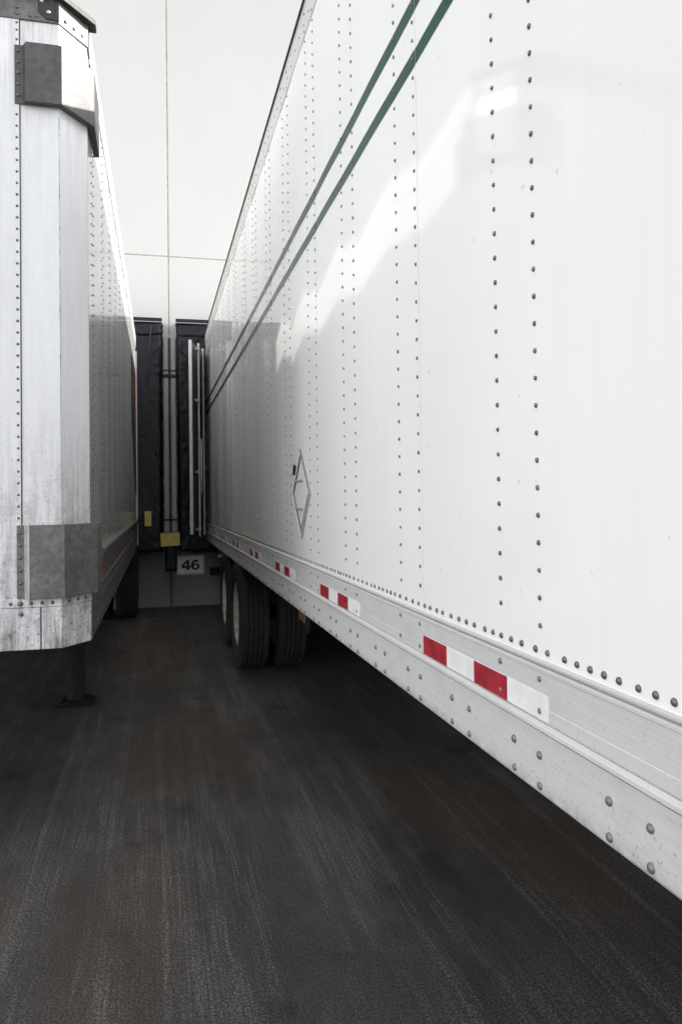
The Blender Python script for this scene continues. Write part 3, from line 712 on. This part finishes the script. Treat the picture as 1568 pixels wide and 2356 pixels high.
for a, b in zip(ledges, ledges[1:]):
    ys = []
    n = max(4, int((b-a)/0.05)); ys = [a+(b-a)*i/n for i in range(n+1)]
    mb = MB(); nz = 22
    for k in range(nz+1):
        z = 1.30+(3.86-1.30)*k/nz
        for y in ys: mb.v.append((lbulge(y, z)+0.0003*(1-(y-a)/(b-a)), y+0.0006, z))
    m = len(ys)
    for k in range(nz):
        for i in range(m-1): mb.f.append((k*m+i, (k+1)*m+i, (k+1)*m+i+1, k*m+i+1)); mb.sm.append(True)
    for e in (0, m-1):
        col = [mb.v[k*m+e] for k in range(nz+1)]
        mb.add(col+[(-0.012, c[1], c[2]) for c in col], [(k, k+1, nz+2+k, nz+1+k) for k in range(nz)])
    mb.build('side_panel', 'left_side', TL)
# core box so that no light leaks through
MB().prism([(CX-0.02, FY+0.02), (-0.02, CY+0.02), (-0.02, YE), (-W_+0.02, YE), (-W_+0.02, CY+0.02), (-W_-CX+0.02, FY+0.02)], 'z', 1.10, 3.97).build('inner_box', 'dark', TL)
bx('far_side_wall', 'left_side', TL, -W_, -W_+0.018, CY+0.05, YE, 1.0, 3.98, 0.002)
# top band, roof
wrap(-0.01, 0.008, CY+0.10, -2.3, 3.850, 4.000, 'top_band', 'band', bevel=0.003)
MB().prism([(-0.01, 3.845), (0.006, 3.845), (0.006, 3.98), (0.010, 3.985), (0.010, 4.0), (0.0, ZTL), (-0.05, ZTL)], 'y', CY+0.101, YE).build('top_rail', 'top_rail', TL)
MB().prism([(CX, FY-0.0), (0.0, CY), (0, YE), (-W_, YE), (-W_, CY), (-W_-CX, FY)], 'z', 3.985, ZTL-0.002).build('roof', 'roof', TL)
wrap(-0.01, 0.045, CY+0.05, CX-0.02, 3.958, 3.984, 'roof_edge_trim', 'trim')
MB().prism([(-2.3, 3.965), (CX-0.04, 3.965), (CX-0.04, ZTL+0.004), (-2.3, ZTL+0.004)], 'y', FY-0.040, FY-0.0085).build('roof_edge_trim', 'trim', TL)
MB().prism([(CX-0.088, 3.985), (CX-0.012, 3.985), (CX-0.012, 3.862), (CX-0.052, 3.862), (CX-0.088, 3.895)], 'y', FY-0.0135, FY-0.0082).build('corner_bracket', 'trim', TL, 0.002)
MB().box(CX-0.0118, CX+0.004, FY-0.0145, FY-0.0082, 3.858, 3.985).build('bracket_edge', 'trim', TL, 0.001)
# corner guards
def guard(z0, z1, ys, name, mat, label, ridge):
    XS = -0.303
    def path(o): return [(XS, FY-0.0075), (XS+0.036, FY-0.0075), (XS+0.054, FY-0.042), (CX+0.018, FY-0.042), (0.038, CY-0.016), (0.034, ys)]
    a = path(0); b = [(XS, FY-0.0045), (CX, FY-0.0045), (0.005, CY-0.003), (0.005, ys)]
    g_ = MB().prism(a+b[::-1], 'z', z0, z1).build(name, mat, TL, 0.0025)
    if ridge: MB().prism([(XS+0.034, FY-0.0077), (XS+0.0365, FY-0.0095), (XS+0.053, FY-0.0445), (XS+0.060, FY-0.0445), (XS+0.060, FY-0.0422), (XS+0.0545, FY-0.0422), (XS+0.0375, FY-0.0077)], 'z', z0-0.0005, z1+0.0005).build('ridge_highlight', 'rod', g_)  # pale strip; the ridge's light reflection is put into its colour
    if label: g_['label'] = label
    return g_
gu = guard(3.450, 3.728, 4.19, 'corner_guard', 'guard_dark', 'dark grey upper corner guard half in sunlight', False)
gl = guard(1.160, 1.497, 4.20, 'corner_guard', 'guard', 'pale weathered lower corner guard', True)
# skirt
wrap(-0.03, 0.006, CY+0.02, -0.198, ZB, 1.118, 'skirt_panel', 'left_front', bevel=0.004)
MB().box(-2.3, -0.203, FY-0.006, FY+0.03, ZB, 1.118).build('skirt_panel', 'left_front', TL, 0.004)
MB().box(-0.204, -0.197, FY-0.003, FY+0.02, ZB+0.004, 1.117).build('skirt_gap', 'trim', TL)
wrap(-0.02, 0.0075, CY+0.012, SEAM+0.0, 1.120, 1.158, 'skirt_flange', 'left_front', bevel=0.001)
MB().box(-2.3, SEAM-0.002, FY-0.0075, FY+0.02, 1.120, 1.158).build('skirt_flange', 'left_front', TL, 0.001)
bx('upper_coupler_plate', 'dark', TL, -2.3, -0.2, FY+0.05, FY+1.6, 0.93, 1.08, 0.01)
# side rail with its rolled lip
lrail = [(-0.03, 1.345), (0.004, 1.345), (0.026, 1.338), (0.030, 1.328), (0.028, 1.312), (0.020, 1.302), (0.008, 1.298), (0.006, 1.150), (0.012, 1.146), (0.012, 1.132), (0.006, 1.128), (0.006, 0.925), (-0.05, 0.925), (-0.05, 0.935), (-0.004, 0.94), (-0.004, 1.30)]
MB().prism(lrail, 'y', 4.44, YE).build('bottom_rail', 'guard', TL, 0.001)
MB().prism([(-0.03, 1.300), (0.006, 1.300), (0.006, 0.925), (-0.03, 0.925)], 'y', CY+0.022, 4.439).build('bottom_rail', 'guard', TL, 0.001)
for a in (4.55, 5.95, 7.35, 8.75, 10.1):
    t = MB().box(0.004, 0.0078, a, a+0.66, 1.20, 1.25).build('reflective_tape', 'guard', TL, 0.0004)
    for s in (0, 2): MB().box(0.0076, 0.0083, a+0.165*s, a+0.165*(s+1), 1.1998, 1.2502).build('red_segment', 'red', t)
# rear post, floor members, wheels, legs
post = bx('rear_post', 'grey_steel', TL, -0.10, 0.020, YE-0.12, YE, 0.95, 3.80, 0.004)
for y in [4.2+0.5*i for i in range(14)]: bx('cross_member', 'dark', TL, -W_+0.05, -0.055, y-0.025, y+0.025, 0.94, 1.05, 0)
for sx in (-0.8, -1.72): bx('frame_rail', 'dark', TL, sx-0.05, sx+0.05, 5.4, 11.3, 0.82, 0.935, 0.004)
axle_set(TL, (-2.475, -2.135, -0.455, -0.115), 10.83)
for x in (-0.33, -2.2): landing_leg(TL, x, 6.36, 0.94)
bx('leg_brace', 'dark', TL, -2.2, -0.33, 6.33, 6.39, 0.62, 0.68, 0.004)
bx('mud_bracket', 'grey_steel', TL, -0.36, -0.30, 9.55, 9.60, 0.30, 0.92, 0.004)
bx('mud_bracket', 'grey_steel', TL, -0.245, -0.215, 9.95, 10.0, 0.45, 0.92, 0.004)
bx('impact_guard', 'dark', TL, -W_+0.02, -0.04, 11.3, 11.4, 0.50, 0.61, 0.006)
# amber marker at the top corner and the brown side graphic
ml = bx('marker_lamp', 'orange', TL, 0.008, 0.024, 4.02, 4.10, 3.79, 3.83, 0.004)
bx('lamp_base', 'trim', ml, 0.003, 0.0075, 4.0, 4.12, 3.775, 3.845, 0.002)
gm = MB(); n = 30; z0, z1 = 1.66, 3.44
for i in range(n+1):
    t = i/n; z = z0+(z1-z0)*t; half = math.sin(math.pi*min(1, t*0.62))**0.8
    y1 = 11.28; y0 = 11.28-1.85*half
    for j in range(9):
        y = y0+(y1-y0)*j/8; gm.v.append((lbulge(y, z)+0.0022, y, z))
for i in range(n):
    for j in range(8): gm.f.append((i*9+j, (i+1)*9+j, (i+1)*9+j+1, i*9+j+1)); gm.sm.append(True)
gr_ = gm.build('side_graphic', 'graphic', TL)
gm2 = MB(); gm2.v = [(v[0]+0.0006, v[1], v[2]) for k, v in enumerate(gm.v) if k % 9 in (0, 1, 2)]
gm2.f = [(i*3+j, (i+1)*3+j, (i+1)*3+j+1, i*3+j+1) for i in range(n) for j in range(2)]; gm2.sm = [True]*len(gm2.f)
gm2.build('graphic_border', 'graphic_dark', gr_)
# rivets of the left trailer
riv = []
z = 1.53
while z < 3.42:
    riv.append(((SEAM-0.012, FY-0.0035, z), (0, -1, 0), 0.0062, 'rivet')); z += 0.0535
for z in (3.755, 3.80, 3.835): riv.append(((SEAM-0.010, FY-0.0035, z), (0, -1, 0), 0.0058, 'rivet'))
for z in (3.875, 3.905): riv.append(((SEAM-0.008, FY-0.0085, z), (0, -1, 0), 0.008, 'rivet'))
for x in (-0.235, -0.255+0.05, -0.40): riv.append(((x, FY-0.0085, 3.873), (0, -1, 0), 0.008, 'rivet'))
for x, z in ((CX-0.072, 3.945), (CX-0.042, 3.895)): riv.append(((x, FY-0.0137, z), (0, -1, 0), 0.0095, 'bolt'))
for i in range(5):
    riv.append(((-0.287, FY-0.0078, 1.462-0.0575*i), (0, -1, 0), 0.0085, 'rivet')); riv.append(((-0.287, FY-0.0078, 3.700-0.052*i), (0, -1, 0), 0.0085, 'rivet'))
for x, rr in ((-0.33, 0.008), (-0.288, 0.011), (-0.243, 0.009), (-0.195, 0.0095), (-0.150, 0.009), (-0.40, 0.008)): riv.append(((x, FY-0.0078, 1.139), (0, -1, 0), rr, 'rivet'))
riv.append(((-0.285, FY-0.0062, 1.090), (0, -1, 0), 0.0105, 'rivet'))
cn = Vector((CY-FY, CX, 0)).normalized(); cn = Vector((abs(cn.x), -abs(cn.y), 0))
for t in (0.2, 0.5, 0.8):
    p = Vector((CX+(-CX)*t, FY+(CY-FY)*t, 0)) + cn*0.0078
    riv.append(((p.x, p.y, 1.139), cn, 0.008, 'rivet')); riv.append(((p.x+cn.x*0.001, p.y+cn.y*0.001, 3.885), cn, 0.008, 'rivet_light'))
for k in range(0, 11):
    for e in (0, 0.11):
        y = 4.08+0.70*k+e
        if y > YE-0.15: continue
        z = 1.40+random.uniform(0, 0.05)
        while z < 3.83:
            riv.append(((lbulge(y, z)+0.0012, y, z), (1, 0, 0), 0.0053, 'rivet_dark')); z += 0.0535
        for zz in (1.27, 1.175): riv.append(((0.0062, y, zz), (1, 0, 0), 0.006, 'rivet'))
y = 4.0
while y < YE-0.1:
    for zz in (1.075, 0.975): riv.append(((0.006, y, zz), (1, 0, 0), 0.007, 'rivet'))
    riv.append(((0.006, y+0.05, 3.91), (1, 0, 0), 0.005, 'rivet_light')); y += 0.115
put_rivets(TL, riv, limit=299)

# ------------------------------------------------------------------ unseen trailer, added to block sun passing under the long trailer
def copy_tree(o, parent):
    c = o.copy(); C.objects.link(c); c.parent = parent
    for ch in o.children: copy_tree(ch, c)
    return c
NT = tag(empty('semi_trailer', (RD+3.75, 0, 0), 0.001), 'unseen white trailer added beyond the long trailer to keep sun off the ground', 'trailer')
for ch in list(TR.children):
    if ch.name.split('.')[0] in ('rivet', 'rivet_rows', 'green_stripe', 'placard_holder', 'rear_door', 'marker_lamp', 'cross_member'): continue
    copy_tree(ch, NT)
